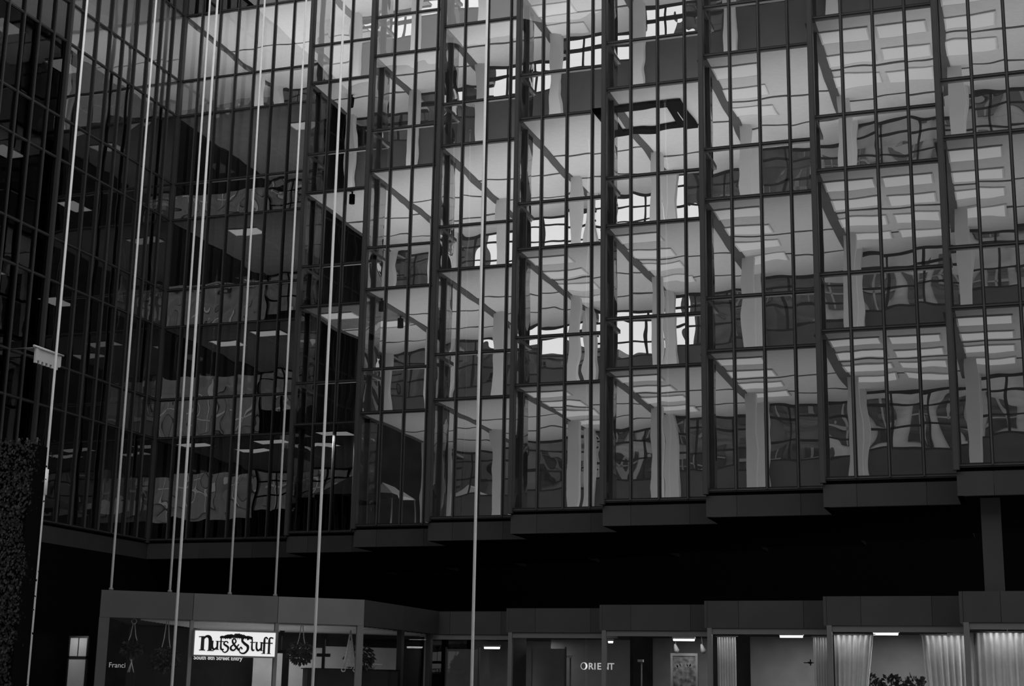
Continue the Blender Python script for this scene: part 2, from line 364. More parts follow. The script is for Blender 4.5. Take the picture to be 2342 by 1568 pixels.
# ---------------------------------------------------------------- canopies built inside, in place of ones reflected low in the glass
def canopy(loc, w, d, rise, lab, rz=0., name='market_canopy'):
    t = thing(name, loc, lab, 'canopy', None, rz)
    b = MB(); e = [(-w, -d, 0), (w, -d, 0), (w, d, 0), (-w, d, 0)]; r0, r1 = (-w*.3, 0, rise), (w*.25, 0, rise)
    b.poly([e[0], e[1], r1, r0]).poly([e[1], e[2], r1]).poly([e[2], e[3], r0, r1]).poly([e[3], e[0], r0]); cr_ = b.build('canopy_roof', M['canvas'], t)
    v = MB(); n = int(w/.09)
    for i in range(n):
        x0 = -w+2*w*i/n; x1 = -w+2*w*(i+1)/n
        v.box(x0, x1, -d-.03, -d, -.16-.06*(i % 2), 0)
    v.build('scalloped_valance', M['black'], cr_)
    for sx in (-1, 1):
        for sy in (-1, 1): MB().tube([(sx*w*.97, sy*d*.97, 0), (sx*w*.97, sy*d*.97, -1.4)], .03).build('canopy_leg', M['trim'], t)
    return t
zf = Z1-H+.06
canopy((-22.05, 47.2, zf+1.72), 1.75, 1.2, .62, 'flat topped white canopy low behind the narrow bay')
canopy((-20.3, 44.6, zf+1.62), 1.35, 1.0, .78, 'peaked white canopy behind dark boards in the lowest storey')
t = thing('dark_screen', (-20.9, 43.72, zf), 'black screen standing under the white canopies', 'screen')
MB().box(-1.4, 1.2, -.05, .05, 0, 1.55).build('screen_board', M['black'], t)
for loc, tgt, w in (((-20.9, 43.0, LEV[0]-.25), (-20.3, 44.4, zf+1.9), 230),):
    l = bpy.data.lights.new('canopy_fill', 'SPOT'); l.energy = w; l.spot_size = 1.3; l.spot_blend = .6; l.shadow_soft_size = .03  # added spot that brightens the peaked canopy
    o = bpy.data.objects.new('canopy_fill', l); C.objects.link(o); o.location = loc; o.rotation_euler = (Vector(tgt)-Vector(loc)).to_track_quat('-Z', 'Y').to_euler()
# ---------------------------------------------------------------- pyramid skylights on the court roof behind
n = 0
for (x, y, z, w) in ((-20.6, 55, 7.95, 1.1), (-16.4, 55, 7.95, .9), (-12.66, 55, 7.95, .8), (-9.85, 55, 7.95, .85), (-7.2, 55, 7.95, .75), (-4.9, 55, 7.95, .7), (-2.5, 55, 7.95, .75)):
    z += EYE; n += 1
    t = thing('pyramid_skylight', (x, y, z-1.1), 'grey pyramid skylight beyond the lowest storey, %.1f m across, standing %.1f m from its dark neighbour' % (2*w, 2.8+.3*n), 'skylight', 'pyramid skylights on the court roof')
    t['label'] = 'grey pyramid skylight beyond the lowest storey of the %s' % ['canopy peak bay', 'lone flagpole bay', 'bay above the shop letters', 'black frame bay', 'plain curtain bay', 'bay above the tied curtains', 'dark pillar bay'][n-1]
    MB().box(-w*1.5, w*1.5, -w*1.5, w*1.5, -.3, 0).build('curb', M['stone'], t)
    b = MB(); q = [(-w*1.5, -w*1.5, 0), (w*1.5, -w*1.5, 0), (w*1.5, w*1.5, 0), (-w*1.5, w*1.5, 0)]
    for i in range(4): b.poly([q[i], q[(i+1) % 4], (0, 0, 1.1)])
    b.build('skylight_glass', M['skylight'], t)
struct(MB().box(-34, 6, 53.0, 62, 0, 8.25).build('roof_court', M['stone2']))
# ---------------------------------------------------------------- buildings beyond the tower
def building(x0, x1, y0, depth, top, nx, nz, wallm, lab, z0=8.):
    t = thing('office_building', ((x0+x1)/2, y0, 0), lab, 'building', 'city buildings beyond the tower')
    w = x1-x0; MB().box(-w/2, w/2, 0, depth, 0, top).build('building_wall', wallm, t)
    MB().box(-w/2-.5, w/2+.5, -.5, depth+.5, top, top+.8).build('cornice', M['trim'], t)
    cw, ch = w/nx, (top-z0)/nz
    wm = None
    for i in range(nx):
        for j in range(nz):
            if wm is None:
                b = MB().box(-cw*.3, cw*.3, -.12, .0, 0, ch*.62, 0).box(-.08, .08, -.2, -.12, 0, ch*.62, 1).box(-cw*.3, cw*.3, -.2, -.12, ch*.3, ch*.34, 1)
                o = b.build('window', [M['office'], M['trim']], t); wm = o.data
            else: o = inst('window', wm, t, (0, 0, 0))
            o.location = (-w/2+cw*(i+.5), 0, z0+ch*(j+.15))
    return t
building(-84, -41.5, 100, 14, 48, 14, 7, M['stone2'], 'dark brick building seen behind the canopy peak bay')
building(-54, -31.6, 118, 12, 29, 10, 6, M['stone'], 'low stone building beyond the bay over the shop letters')
building(-31.0, -22.1, 104, 12, 24.5, 5, 6, M['stone'], 'low stone building beyond the bay of the black frame')
building(-21, -12, 98, 14, 51, 4, 12, M['stone2'], 'tall dark building behind the bay above the plain curtain')
building(-11.4, 2, 92, 14, 56, 6, 12, M['stone'], 'broad stone building behind the tied curtain and pillar bays')
building(4.5, 42, 92, 14, 58, 10, 9, M['stone2'], 'outermost brick building past the pillar, mostly mirrored in the wing')
MB_gap = struct(MB().box(-150, -86, 90, 110, 0, 46).build('wall_far', M['stone2']))
# ---------------------------------------------------------------- street level recess under the overhang
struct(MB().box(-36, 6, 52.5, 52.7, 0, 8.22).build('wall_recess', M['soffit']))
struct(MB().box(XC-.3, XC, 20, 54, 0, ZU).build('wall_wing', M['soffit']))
# ---------------------------------------------------------------- shopfronts of the stepped row
SHOP = {2: 'dark shopfront beside the kiosk wall', 3: 'shopfront with white letters on its glass', 4: 'shopfront with the framed picture', 5: 'shopfront with a plain white curtain at its edge', 6: 'shopfront with two tied back curtains', 7: 'shopfront in front of the dark pillar', 8: 'outermost shopfront past the pillar'}
for k in range(2, 9):
    x, y = bx_(k), by_(k)
    root = thing('shopfront', (x, y, 0), SHOP[k], 'shopfront', 'stepped row of shopfronts')
    fascia(root, x, y, 0, [0, .75, 2.28, 3.], [F3[1], F3[0], F3[2]], ZL, ZT)
    fascia(root, x, y, math.pi, [0, .0801], [F3[0]], ZL, ZT, th=DY+.1, off=-DY-.12, name='return_fascia')
    MB().box(0.06, 3., .03, .1, ZL-.14, ZL-.01).build('head_rail', M['trim'], root)
    MB().box(-.01, .1, .0, .12, 0, ZL).build('corner_post', M['trim'], root)
    MB().box(.1, 3., .05, .09, 0, .35).build('stall_riser', M['frame'], root)
    o = inst('glass_pane', pane_mesh(2.9, ZL-.14-.35, M['clear']), root, (.1, .07, .35))
    MB().box(-.02, 3., -.0, DY+4, ZT-.06, ZT-.001).build('flat_roof', M['soffit'], root, loc=(0, .13, 0))
    MB().box(0, 3., .3, 5.5, ZL+.02, ZL+.12).build('shop_ceiling', M['dwall'], root)
    if k < 8 and k != 3: MB().box(2.98, 3.02, -DY+.15, .05, 0, ZL).build('return_wall', M['frame'], root)
# shop rear walls
b = MB()
for k in range(2, 9): b.box(bx_(k)-.5, bx_(k+1), by_(k)+5.4, by_(k)+5.5, 0, ZL+.1)
struct(b.build('wall_shop_rear', M['panel']))
struct(MB().box(bx_(4)-.1, bx_(4), by_(4)+3.2, by_(4)+5.5, 0, ZL+.1).box(bx_(5)-.05, bx_(5)+.05, by_(5)+.3, by_(5)+5.5, 0, ZL+.1).box(bx_(6)-.05, bx_(6)+.05, by_(6)+.3, by_(6)+5.5, 0, ZL+.1).build('wall_shop_side', M['black']))
def tube_light(loc, L, lab, w=.07):
    t = thing('tube_light', loc, lab, 'tube light', 'tube lights in the shops')
    hs = MB().box(-L/2, L/2, -.06, .06, 0, .06).build('housing', M['white'], t)
    MB().tube([(-L/2+.02, 0, -.02), (L/2-.02, 0, -.02)], .03).build('lamp_tube', M['tube'], hs)
    return t
tube_light((-8.85, by_(4)+2.2, ZL-.12), .6, 'short lit tube light above the framed picture')
tube_light((-10.9, by_(4)+2.4, ZL-.18), .16, 'tiny lit tube light beside the letters')
tube_light((-5.85, by_(5)+2.4, ZL-.07), .6, 'lit tube light in the shop with the plain curtain')
tube_light((-3.4, by_(6)+2.2, ZL-.07), .6, 'lit tube light between the tied curtains')
tube_light((-1.9, by_(6)+2.9, ZL-.1), .3, 'short lit tube light half hidden by the tied curtain')
for (x, y, z, w) in ((-15.6, 43.6, .95, .3), (-13.0, 42.0, .9, .8)):
    z += EYE
# wall screens in the two dark shops
for x, w, lab in ((-15.95, 1.0, 'tall grey lit screen behind the glass beside the kiosk wall'), (-13.0, .95, 'grey lit screen inside the shop with white letters')):
    t = thing('display_screen', (x, (42.2 if x < -15 else 41.2), 0), lab, 'screen')
    MB().box(-w/2, w/2, 0, .05, .1, ZL-.35).build('screen_panel', M['panel'], t)
    MB().box(-w/2-.03, -w/2, -.02, .06, 0, ZL-.3).box(w/2, w/2+.03, -.02, .06, 0, ZL-.3).build('screen_frame', M['trim'], t)
tube_light((-14.9, 41.8, ZL-.3), .5, 'lit tube light over the display screens')
# ---------------------------------------------------------------- curtains
def curtain(x, y, w0, w1, lab, lean=0., n=14):
    t = thing('curtain', (x, y, 0), lab, 'curtain', 'curtains in the shop windows')
    b = MB(); zs = [.02, .7, 1.3, 1.9, 2.5, ZL-.2]; pr = None
    for zi, z in enumerate(zs):
        f = zi/(len(zs)-1); w = w0+(w1-w0)*f; ox = lean*(1-f)
        row = [b.bm.verts.new((ox+w*i/(n*2), .05*math.sin(i*1.57+.4*math.sin(i)), z)) for i in range(n*2+1)]
        if pr:
            for i in range(n*2): fc = b.bm.faces.new((pr[i], pr[i+1], row[i+1], row[i])); fc.smooth = True
        pr = row
    o = b.build('curtain_cloth', M['curtain'], t); sm = o.modifiers.new('thickness', 'SOLIDIFY'); sm.thickness = .012
    MB().tube([(-.05, 0, ZL-.18), (max(w0, w1)+.05, 0, ZL-.18)], .012).build('curtain_rod', M['trim'], t)
    return t
curtain(-7.3, by_(5)+.35, .44, .44, 'plain straight white curtain at the edge of its shop window')
curtain(-5.02, by_(5)+.35, .42, .42, 'plain narrow white curtain against the step post')
curtain(-4.36, by_(6)+.35, .45, .86, 'white curtain tied back beside the step post')
curtain(-2.45, by_(6)+.35, .7, .92, 'white curtain tied back toward the pillar', lean=.22)
curtain(-1.32, by_(7)+.35, 1.3, 1.3, 'wide white curtain filling the shop under the dark pillar', n=20)
# added unseen lamps that brighten these walls, goods and curtains
for x, k, w in ((-5.8, 5, 26), (-3.2, 6, 26), (-.6, 7, 14), (-8.5, 4, 16), (-14.3, 2, 5), (-12.6, 3, 4)):
    l = area('wall_fill', (x, by_(k)+3.4, ZL-.02), .9, .4, w, up=False)
for x, k, w in ((-6.1, 5, 26), (-2.9, 6, 34), (-.3, 7, 26), (-8.7, 4, 8)):
    l = area('window_fill', (x, by_(k)+1.3, ZL-.05), 1.6, .2, w, up=False)
for x, k, w in ((-7.0, 5, 3.5), (-4.85, 5, 2.5), (-4.0, 6, 5), (-1.95, 6, 4.5), (-.7, 7, 6)):
    l = area('curtain_fill_low', (x, by_(k)+.2, .5), .8, .07, w*2.6, up=True)  # added low, out of view, to brighten the curtains
    l = area('curtain_fill_top', (x, by_(k)+.2, ZL-.15), .8, .07, w*.22, up=False)
# ---------------------------------------------------------------- pictures and goods in the shops
t = thing('framed_picture', (-8.78, by_(4)+1.9, 1.7+.55), 'framed landscape picture with clouds standing in the shop window', 'picture')
MB().box(-.3, .3, 0, .03, -.55, .55).build('canvas', M['art'], t)
MB().box(-.36, .36, -.02, .05, .55, .62).box(-.36, .36, -.02, .05, -.62, -.55).box(-.36, -.3, -.02, .05, -.55, .55).box(.3, .36, -.02, .05, -.55, .55).build('picture_frame', M['wood'], t)
b = MB()
for cx, cz, r in ((-.15, .3, .06), (-.08, .33, .05), (-.2, .28, .04), (.12, .33, .06), (.18, .3, .05), (.06, .3, .04)):
    b.tube([(cx, -.004, cz), (cx, .001, cz)], r, 10)
b.build('painted_clouds', M['panel'], t)
def ornament(x, y, z, lab):
    t = thing('hanging_ornament', (x, y, z), lab, 'ornament', 'ornaments hanging over the picture')
    MB().tube([(0, 0, .3), (.03, 0, .1)], .005, 5).build('cord', M['rope'], t)
    MB().tube([(0, 0, .12), (.02, 0, .04), (.05, 0, -.05), (.06, 0, -.12)], [.02, .05, .07, .03], 9).build('ornament_body', M['wood'], t)
ornament(-8.98, by_(4)+1.7, 1.7+1.28, 'pale bird ornament hanging above the picture frame corner')
ornament(-8.28, by_(4)+1.7, 1.7+1.28, 'dark round ornament hanging clear of the picture')
t = thing('model_aeroplane', (-5.2, by_(5)+.9, 1.7+.9), 'small dark cross shaped model aeroplane against the lit wall', 'model')
MB().tube([(-.02, -.1, 0), (0, .15, .0)], [.02, .03], 8).box(-.14, .14, -.01, .05, -.01, .01).box(-.012, .012, .1, .14, -.06, .08).build('aeroplane_body', M['black'], t)
def lamp_post(x, y, h, lab):
    t = thing('display_stand', (x, y, 0), lab, 'display stand', 'display stands in the dark shops')
    MB().tube([(0, 0, 0), (0, 0, h)], .02, 8).build('stand_pole', M['trim'], t)
    MB().box(-.09, .05, -.05, .05, h, h+.06).build('stand_head', M['white'], t)
lamp_post(-9.75, by_(4)+1.2, 2.62, 'thin display stand with pale head between letters and picture')
lamp_post(-12.15, by_(3)+1.4, 2.75, 'thin display stand inside the shop with letters')
# low planter hedge in the tied curtain shop
def leaf_mass(bm, n, cx, cy, cz, rx, ry, rz_, size, rng, droop=0.):
    for _ in range(n):
        while True:
            a = Vector((rng.uniform(-1, 1), rng.uniform(-1, 1), rng.uniform(-1, 1)))
            if a.length <= 1: break
        p = Vector((cx+a.x*rx, cy+a.y*ry, cz+a.z*rz_))
        d = Vector((a.x, a.y, a.z*.5-droop)).normalized() if a.length > .05 else Vector((0, 0, 1))
        sd = d.cross(Vector((rng.uniform(-1, 1), rng.uniform(-1, 1), rng.uniform(-1, 1)))).normalized()
        L = size*rng.uniform(.7, 1.4); w = L*.32
        v = [bm.verts.new(q) for q in (p, p+d*L*.5+sd*w, p+d*L, p+d*L*.5-sd*w)]
        bm.faces.new(v)
for i, (x, r) in enumerate(((-3.7, .32), (-3.2, .26), (-2.7, .3))):
    t = thing('potted_shrub', (x, by_(6)+.75, 0), 'dark low shrub %s in the tied curtain window' % ['beside the first curtain', 'midway', 'beside the second curtain'][i], 'plant', 'low shrubs in the window')
    b = MB(); leaf_mass(b.bm, 420, 0, 0, 1.95, r, .2, .32, .1, R); b.build('foliage', M['leaf'], t, fix=False)
    MB().tube([(0, 0, 1.2), (0, 0, 1.7)], [.14, .18], 12).build('pot', M['black'], t)
    MB().box(-.2, .2, -.15, .15, 0, 1.2).build('plinth', M['black'], t)
# ---------------------------------------------------------------- lettering
def text(body, size, m, loc, rz, name, parent=None, ext=.004, sx=1., bold=0.):
    cu_ = bpy.data.curves.new(name, 'FONT'); cu_.body = body; cu_.size = size; cu_.extrude = ext; cu_.offset = bold
    o = bpy.data.objects.new(name, cu_); me = bpy.data.meshes.new_from_object(o); bpy.data.objects.remove(o)
    o = bpy.data.objects.new(name, me); C.objects.link(o); me.materials.clear(); me.materials.append(m)
    o.rotation_euler = (math.pi/2, 0, rz); o.location = loc; o.scale = (sx, 1, 1)
    if parent: o.parent = parent
    return o
t = thing('shop_lettering', (-11.63, by_(3)+.62, 1.7+.735), 'white capital letters in the shop window, partly behind a post', 'lettering')
xx = 0.
for ch, wd in (('O', .21), ('R', .155), ('I', .085), ('E', .15), ('N', .18), ('T', .13)):
    if ch == 'O':
        b = MB(); pts = []; ws = []
        for i in range(25):
            a = 2*math.pi*i/24; pts.append((.085+.08*math.cos(a), .085+.088*math.sin(a))); ws.append(.012+.034*max(0, math.cos(a)))
        b.ribbon(pts, ws, .008); o = b.build('letter', M['letter'], t, loc=(xx, 0, 0))
    else: o = text(ch, .24, M['letter'], (xx, 0, 0), 0, 'letter', t, .004, 1., .004)
    xx += wd
# ---------------------------------------------------------------- the kiosk (corner shop with the lit sign)
KX, KY = -21.12, 31.41; KA = math.atan2(3.97, 5.08); KL = 6.447
kio = thing('kiosk', (KX, KY, 0), 'low corner shop with deep grey stone band above lit windows', 'shop', None, KA)
for (a, b_), m in zip(((0, 2.19), (2.19, 4.26), (4.26, KL)), M['kfasc']):
    MB().box(a+.006, b_-.006, 0, .12, ZL, ZT).build('fascia_panel', m, kio)
MB().box(0, .24, .005, .14, 0, ZL).build('corner_post', M['kfasc'][0], kio)
MB().box(KL-.16, KL, .005, .14, 0, ZL).build('corner_post', M['kfasc'][2], kio)
for u in (2.19, 4.26): MB().box(u-.045, u+.045, .02, .16, 0, ZL).build('mullion', M['trim'], kio)
MB().box(.24, KL-.16, .04, .1, 0, .4).build('stall_riser', M['frame'], kio)
for a, b_ in ((.24, 2.145), (2.235, 4.215), (4.305, KL-.16)): inst('glass_pane', pane_mesh(b_-a, ZL-.4, M['clear']), kio, (a, .08, .4))
# side wall runs back along world +y from the near corner
KEX, KEY = KX+math.cos(KA)*KL, KY+math.sin(KA)*KL
rs = math.pi/2-KA
so_ = MB()
side = bpy.data.objects.new('side_wall', None)
def kside(bm, name, m):
    o = bm.build(name, m, kio); o.location = (KL, 0, 0); o.rotation_euler = (0, 0, rs); return o
kside(MB().box(0.006, 2.6, -.0, .12, ZL, ZT), 'side_fascia', F3[2]); kside(MB().box(2.61, 5.1, 0, .12, ZL, ZT), 'side_fascia', F3[2])
for u in (2.55, 4.6): kside(MB().box(u-.09, u+.09, 0, .14, 0, ZL), 'side_post', M['frame'])
for a, b_ in ((.05, 2.46), (2.64, 4.5)):
    o = inst('glass_pane', pane_mesh(b_-a, ZL-.4, M['clear']), kio, (0, 0, 0)); o.location = (KL+math.cos(rs)*a-math.sin(rs)*.06, math.sin(rs)*a+math.cos(rs)*.06, .4); o.rotation_euler = (0, 0, rs)
bpy.data.objects.remove(side); so_.bm.free()
# roof and slatted ceiling follow the plan of the kiosk
def to_local(x, y):
    dx, dy = x-KX, y-KY; return (dx*math.cos(KA)+dy*math.sin(KA), -dx*math.sin(KA)+dy*math.cos(KA))
plan = [(0, .12), (KL-.02, .12), to_local(-16.15, 40.2), (9.4, 5.4), (1.2, 5.4)]
b = MB(); b.poly([(p[0], p[1], ZT-.05) for p in plan]); o = b.build('flat_roof', M['soffit'], kio); md = o.modifiers.new('thickness', 'SOLIDIFY'); md.thickness = .08
b = MB()
for i in range(22):
    y0 = .25+i*.26
    xa = 1.0+.12*i; b.box(xa, KL-.1+.32*i*.26*0+min(i*.2, 3.2), y0, y0+.2, ZL-.03, ZL+.0)
b.build('slatted_ceiling', M['metal'], kio)
b = MB(); b.poly([(p[0], p[1], ZL+.06) for p in plan]); b.build('ceiling_void', M['dwall'], kio)
MB().box(1.2, 9.4, 5.3, 5.4, 0, ZL).build('rear_wall', M['dwall'], kio)
for (a, b_, z0, z1) in ((4.5, 5.3, .3, ZL-.55), (5.5, 6.4, .3, ZL-.45), (6.5, 8.6, .3, ZL-.4)):
    MB().box(a, b_, 4.6, 4.66, z0, z1).build('wall_panel', M['panel'], kio)
al = area('ceiling_lamp', (0, 0, 0), 2.4, .5, 24, up=False); al.location = (KX+math.cos(KA)*5.4-math.sin(KA)*3.2, KY+math.sin(KA)*5.4+math.cos(KA)*3.2, ZL-.08)
al = area('slat_fill', (0, 0, 0), 4.5, 2.4, 42, up=True); al.location = (KX+math.cos(KA)*4.8-math.sin(KA)*2.4, KY+math.sin(KA)*4.8+math.cos(KA)*2.4, .9)  # added unseen light from below that brightens the slats
def kw(u, d, z): return (KX+math.cos(KA)*u-math.sin(KA)*d, KY+math.sin(KA)*u+math.cos(KA)*d, z)
# lit sign
sg = thing('lit_sign', kw(2.26, -.08, EYE+.84), 'lit white shop sign with dark old style letters under a leafy treetop', 'sign', None, KA)
SW, SH = 1.96, .575
MB().box(0, SW, 0, .1, 0, SH).build('sign_box', M['signw'], sg)
MB().box(-.02, SW+.02, -.012, .11, -.035, 0).box(-.02, SW+.02, -.012, .11, SH, SH+.03).box(-.03, 0, -.012, .11, -.035, SH+.03).box(SW, SW+.03, -.012, .11, -.035, SH+.03).build('sign_frame', M['trim'], sg)
def stroke_letter(strokes, ox, oz, sc):
    b = MB()
    for pts, ws in strokes:
        # smooth the stroke
        P = []; Wd = []
        for i in range(len(pts)-1):
            p0 = Vector(pts[max(i-1, 0)]); p1 = Vector(pts[i]); p2 = Vector(pts[i+1]); p3 = Vector(pts[min(i+2, len(pts)-1)])
            st = 6 if len(pts) > 2 else 1
            for q in range(st):
                u = q/st; P.append(.5*((2*p1)+(-p0+p2)*u+(2*p0-5*p1+4*p2-p3)*u*u+(-p0+3*p1-3*p2+p3)*u**3)); Wd.append(ws[i]*(1-u)+ws[i+1]*u)
        P.append(Vector(pts[-1])); Wd.append(ws[-1])
        b.ribbon([(ox+p.x*sc, oz+p.y*sc) for p in P], [w*sc for w in Wd], .01)
    return b.build('letter', M['ink'], sg, loc=(0, -.012, 0))
def serif(x, y, w=.34, t_=.07): return ([(x-w/2, y), (x+w/2, y)], [t_, t_])
nL = [([(.2, 0), (.2, 1)], [.26, .24]), serif(.2, 0, .44), serif(.08, .98, .34), ([(.25, .82), (.45, 1.02), (.68, .98), (.78, .7), (.78, 0)], [.1, .16, .24, .28, .26]), serif(.82, -.02, .46)]
uL = [([(.16, .98), (.16, .35), (.3, .05), (.52, .08), (.68, .3)], [.2, .22, .24, .2, .14]), serif(.1, .98, .36), ([(.74, .98), (.74, 0)], [.22, .22]), serif(.7, .98, .34), serif(.82, .02, .3)]
tL = [([(.3, 1.35), (.3, .3), (.42, .03), (.62, .08)], [.14, .22, .22, .1]), ([(.05, .95), (.62, .95)], [.1, .1])]
sL = [([(.62, .8), (.45, .98), (.2, .9), (.16, .65), (.42, .48), (.66, .28), (.6, -.1), (.3, -.3), (.02, -.12), (.12, .08)], [.16, .12, .16, .2, .24, .24, .18, .14, .12, .16])]
aL = [([(1.0, .62), (.8, .35), (.5, -.02), (.18, .05), (.14, .32), (.42, .6), (.66, .9), (.52, 1.2), (.3, 1.1), (.32, .82), (.6, .45), (1.05, 0)], [.14, .14, .18, .22, .2, .14, .16, .14, .16, .2, .24, .24])]
SL = [([(.86, 1.12), (.7, 1.36), (.36, 1.3), (.22, 1.0), (.5, .7), (.86, .42), (.84, 0), (.5, -.34), (.1, -.3), (-.06, 0), (.1, .3), (.26, .1)], [.2, .12, .18, .24, .28, .3, .24, .2, .14, .12, .14, .16])]
fL = [([(.66, 1.28), (.5, 1.45), (.34, 1.3), (.32, .9), (.32, -.3)], [.18, .14, .18, .24, .24]), ([(.04, .82), (.66, .82)], [.12, .12]), serif(.26, -.32, .42)]
F2 = [([(.74, 1.36), (.5, 1.42), (.34, 1.3), (.32, .9), (.32, -.3)], [.14, .16, .18, .24, .24]), ([(.04, .82), (.7, .82)], [.12, .12]), serif(.32, -.32, .44)]
stroke_letter(nL, .13, .115, .32)
for L_, ox in ((uL, .40), (tL, .575), (sL, .68), (aL, .85), (SL, 1.10), (tL, 1.33), (uL, 1.47)): stroke_letter(L_, ox, .135 if L_ is not SL else .14, .205 if L_ not in (SL, aL) else .22)
stroke_letter(fL, 1.62, .14, .22); stroke_letter(F2, 1.74, .14, .22)
b = MB(); rr = random.Random(3)
b.box(.66, 1.34, -.01, .001, .42, .45).box(.8, 1.2, -.01, .001, .44, .49)
for i in range(70):
    u = rr.uniform(-1, 1); cz = .43+.095*(1-abs(u))*rr.uniform(0, 1); b.tube([(1.0+.38*u, -.012, cz), (1.0+.38*u, .002, cz)], rr.uniform(.026, .038), 8)
for i in range(16):
    u = -.36+.72*i/15; b.box(1.0+u-.005, 1.0+u+.005, -.008, .001, .385, .42)
b.build('tree_crown', M['ink'], sg)
t = thing('window_lettering', kw(2.28, .04, EYE+.735), 'small white lettering on the glass below the lit sign', 'lettering', None, KA)
text('South 8th Street Entry', .135, M['letter'], (0, 0, 0), 0, 'address_text', t, .002, .95, .003)
t = thing('window_lettering', kw(.3, .04, EYE+.50), 'grey shop name lettering low on the first window', 'lettering', None, KA)
text('Franci', .17, M['letterd'], (0, 0, 0), 0, 'name_text', t, .002, .95)
# ---------------------------------------------------------------- hanging plants, macrame, lamps
def hanging_plant(u, d, ztop, zpl, r, lab, ring=False, n=500, sz=.1):
    t = thing('hanging_plant', kw(u, d, zpl), lab, 'hanging plant', 'hanging plants in the kiosk windows', KA)
    L = ztop-zpl
    for sx in (-1, 1): MB().tube([(sx*.02, 0, L), (sx*.06, 0, L*.5), (sx*.13, 0, .05)], .012, 6).build('rope', M['rope'], t)
    if ring: MB().tube([(.06*math.cos(a), 0, L+.06+.06*math.sin(a)) for a in [2*math.pi*i/14 for i in range(15)]], .012, 6).build('hanging_ring', M['rope'], t)
    pot = MB().tube([(0, 0, -.12), (0, 0, .06)], [.1, .14], 12).build('pot', M['bark'], t)
    b = MB(); leaf_mass(b.bm, n, 0, 0, -.02, r, r*.7, r*.9, sz, R, .5); b.build('foliage', M['leaf'], pot, fix=False)
hanging_plant(.86, .5, EYE+1.55, EYE+1.0, .22, 'hanging plant on ropes with a ring, nearest the outer corner post', True)
hanging_plant(1.66, .5, EYE+1.66, EYE+.78, .32, 'leafy hanging plant on two ropes beside the lit sign')
hanging_plant(4.98, .5, EYE+1.64, EYE+1.0, .3, 'bushy dark hanging plant between two pendant lamps')
o = hanging_plant(6.75, 1.6, EYE+1.6, EYE+.95, .36, 'dark hanging plant behind the corner post, seen through the side glass')
t = thing('macrame_hanger', kw(6.2, .35, EYE+.55), 'white macrame hanger with tassel rings beside the corner post', 'macrame', None, KA)
for sx in (-1, 1): MB().tube([(0, 0, 1.0), (sx*.03, 0, .8), (sx*.09, 0, .4), (sx*.15, 0, .08)], [.018, .02, .03, .03], 7).build('knotted_cord', M['rope'], t)
for sx in (-1, 1): MB().tube([(sx*.15+.05*math.cos(a), 0, .03+.05*math.sin(a)) for a in [2*math.pi*i/12 for i in range(13)]], .014, 6).build('tassel_ring', M['rope'], t)
MB().poly([(-.12, .01, .1), (.12, .01, .1), (.03, .01, .75), (-.03, .01, .75)]).build('net', M['rope'], t)
t = thing('macrame_tassel', kw(.86, .45, EYE+.5), 'pale crossed rope tassel below the ringed hanging plant', 'macrame', None, KA)
for a, c in ((-.08, .07), (.08, -.07), (.0, -.03)): MB().tube([(a, 0, .3), (0, 0, .15), (c, 0, -.1)], .013, 6).build('rope', M['rope'], t)
def pendant(u, d, z, lab, first=[None]):
    if first[0]: return dup(first[0], kw(u, d, z), lab)
    t = thing('pendant_lamp', kw(u, d, z), lab, 'pendant lamp', 'pendant lamps in the kiosk', KA)
    MB().tube([(0, 0, -.06), (0, 0, -.02), (0, 0, .06)], [.02, .035, .07], 12).build('lamp_shade', M['black'], t)
    MB().tube([(0, 0, -.42), (0, 0, -.06)], .01, 6).build('rod', M['trim'], t)
    MB().box(-.2, .12, -.1, .1, -.5, -.42).build('hanging_tray', M['black'], t); first[0] = t
pendant(4.62, 1.2, EYE+1.46, 'black cone lamp on a rod just past the sign')
pendant(5.75, 1.2, EYE+1.4, 'black cone lamp on a rod beyond the bushy plant')
t = thing('serving_dish', kw(7.1, 1.9, EYE+.62), 'pale flat dish with rim on a dark counter, seen by the side glass', 'dish')
MB().tube([(0, 0, 0), (0, 0, .1)], [.1, .2], 16).build('bowl', M['canvas'], t)
MB().tube([(.22, 0, .12), (.22, 0, .135)], .15, 16).build('lid', M['white'], t)
t = thing('counter', kw(6.6, 1.9, 0), 'dark shop counter carrying the pale dish', 'counter', None, KA)
MB().box(-1.2, 1.2, -.3, .3, 0, EYE+.6).build('counter_body', M['dwall'], t)
MB().box(-1.25, 1.25, -.33, .33, EYE+.6, EYE+.62).build('counter_top', M['black'], t)
# ---------------------------------------------------------------- lit doorway window outside the kiosk
t = thing('shop_window', (-27.55, 40, 0), 'small lit shop window with two upper panes in the dark recess', 'window')
MB().box(-.3, .3, 0, .04, EYE+.95, EYE+1.5).build('upper_panes', M['panel'], t); MB().box(-.3, .3, 0, .04, .3, EYE+.88).build('lower_pane', M['panel'], t)
MB().box(-.34, .34, -.02, .06, EYE+1.5, EYE+1.55).box(-.34, .34, -.02, .06, EYE+.88, EYE+.95).box(-.34, -.3, -.02, .06, 0, EYE+1.5).box(.3, .34, -.02, .06, 0, EYE+1.5).box(-.01, .01, -.02, .05, EYE+.95, EYE+1.5).build('window_frame', M['frame'], t)
area('pane_fill', (-27.55, 39.5, EYE+1.7), .5, .3, 5, up=False)  # added light in front of the window that makes its panes look lit
# ---------------------------------------------------------------- pillar under the overhang
t = tag(MB().box(-.2, .2, -.2, .2, 0, ZU).box(-.22, .22, -.22, .22, 0, .3).build('pillar', M['fasc'][0]), 'tall dark square pillar rising behind the outermost shopfront', 'pillar'); t.location = (-.83, 34.0, 0)
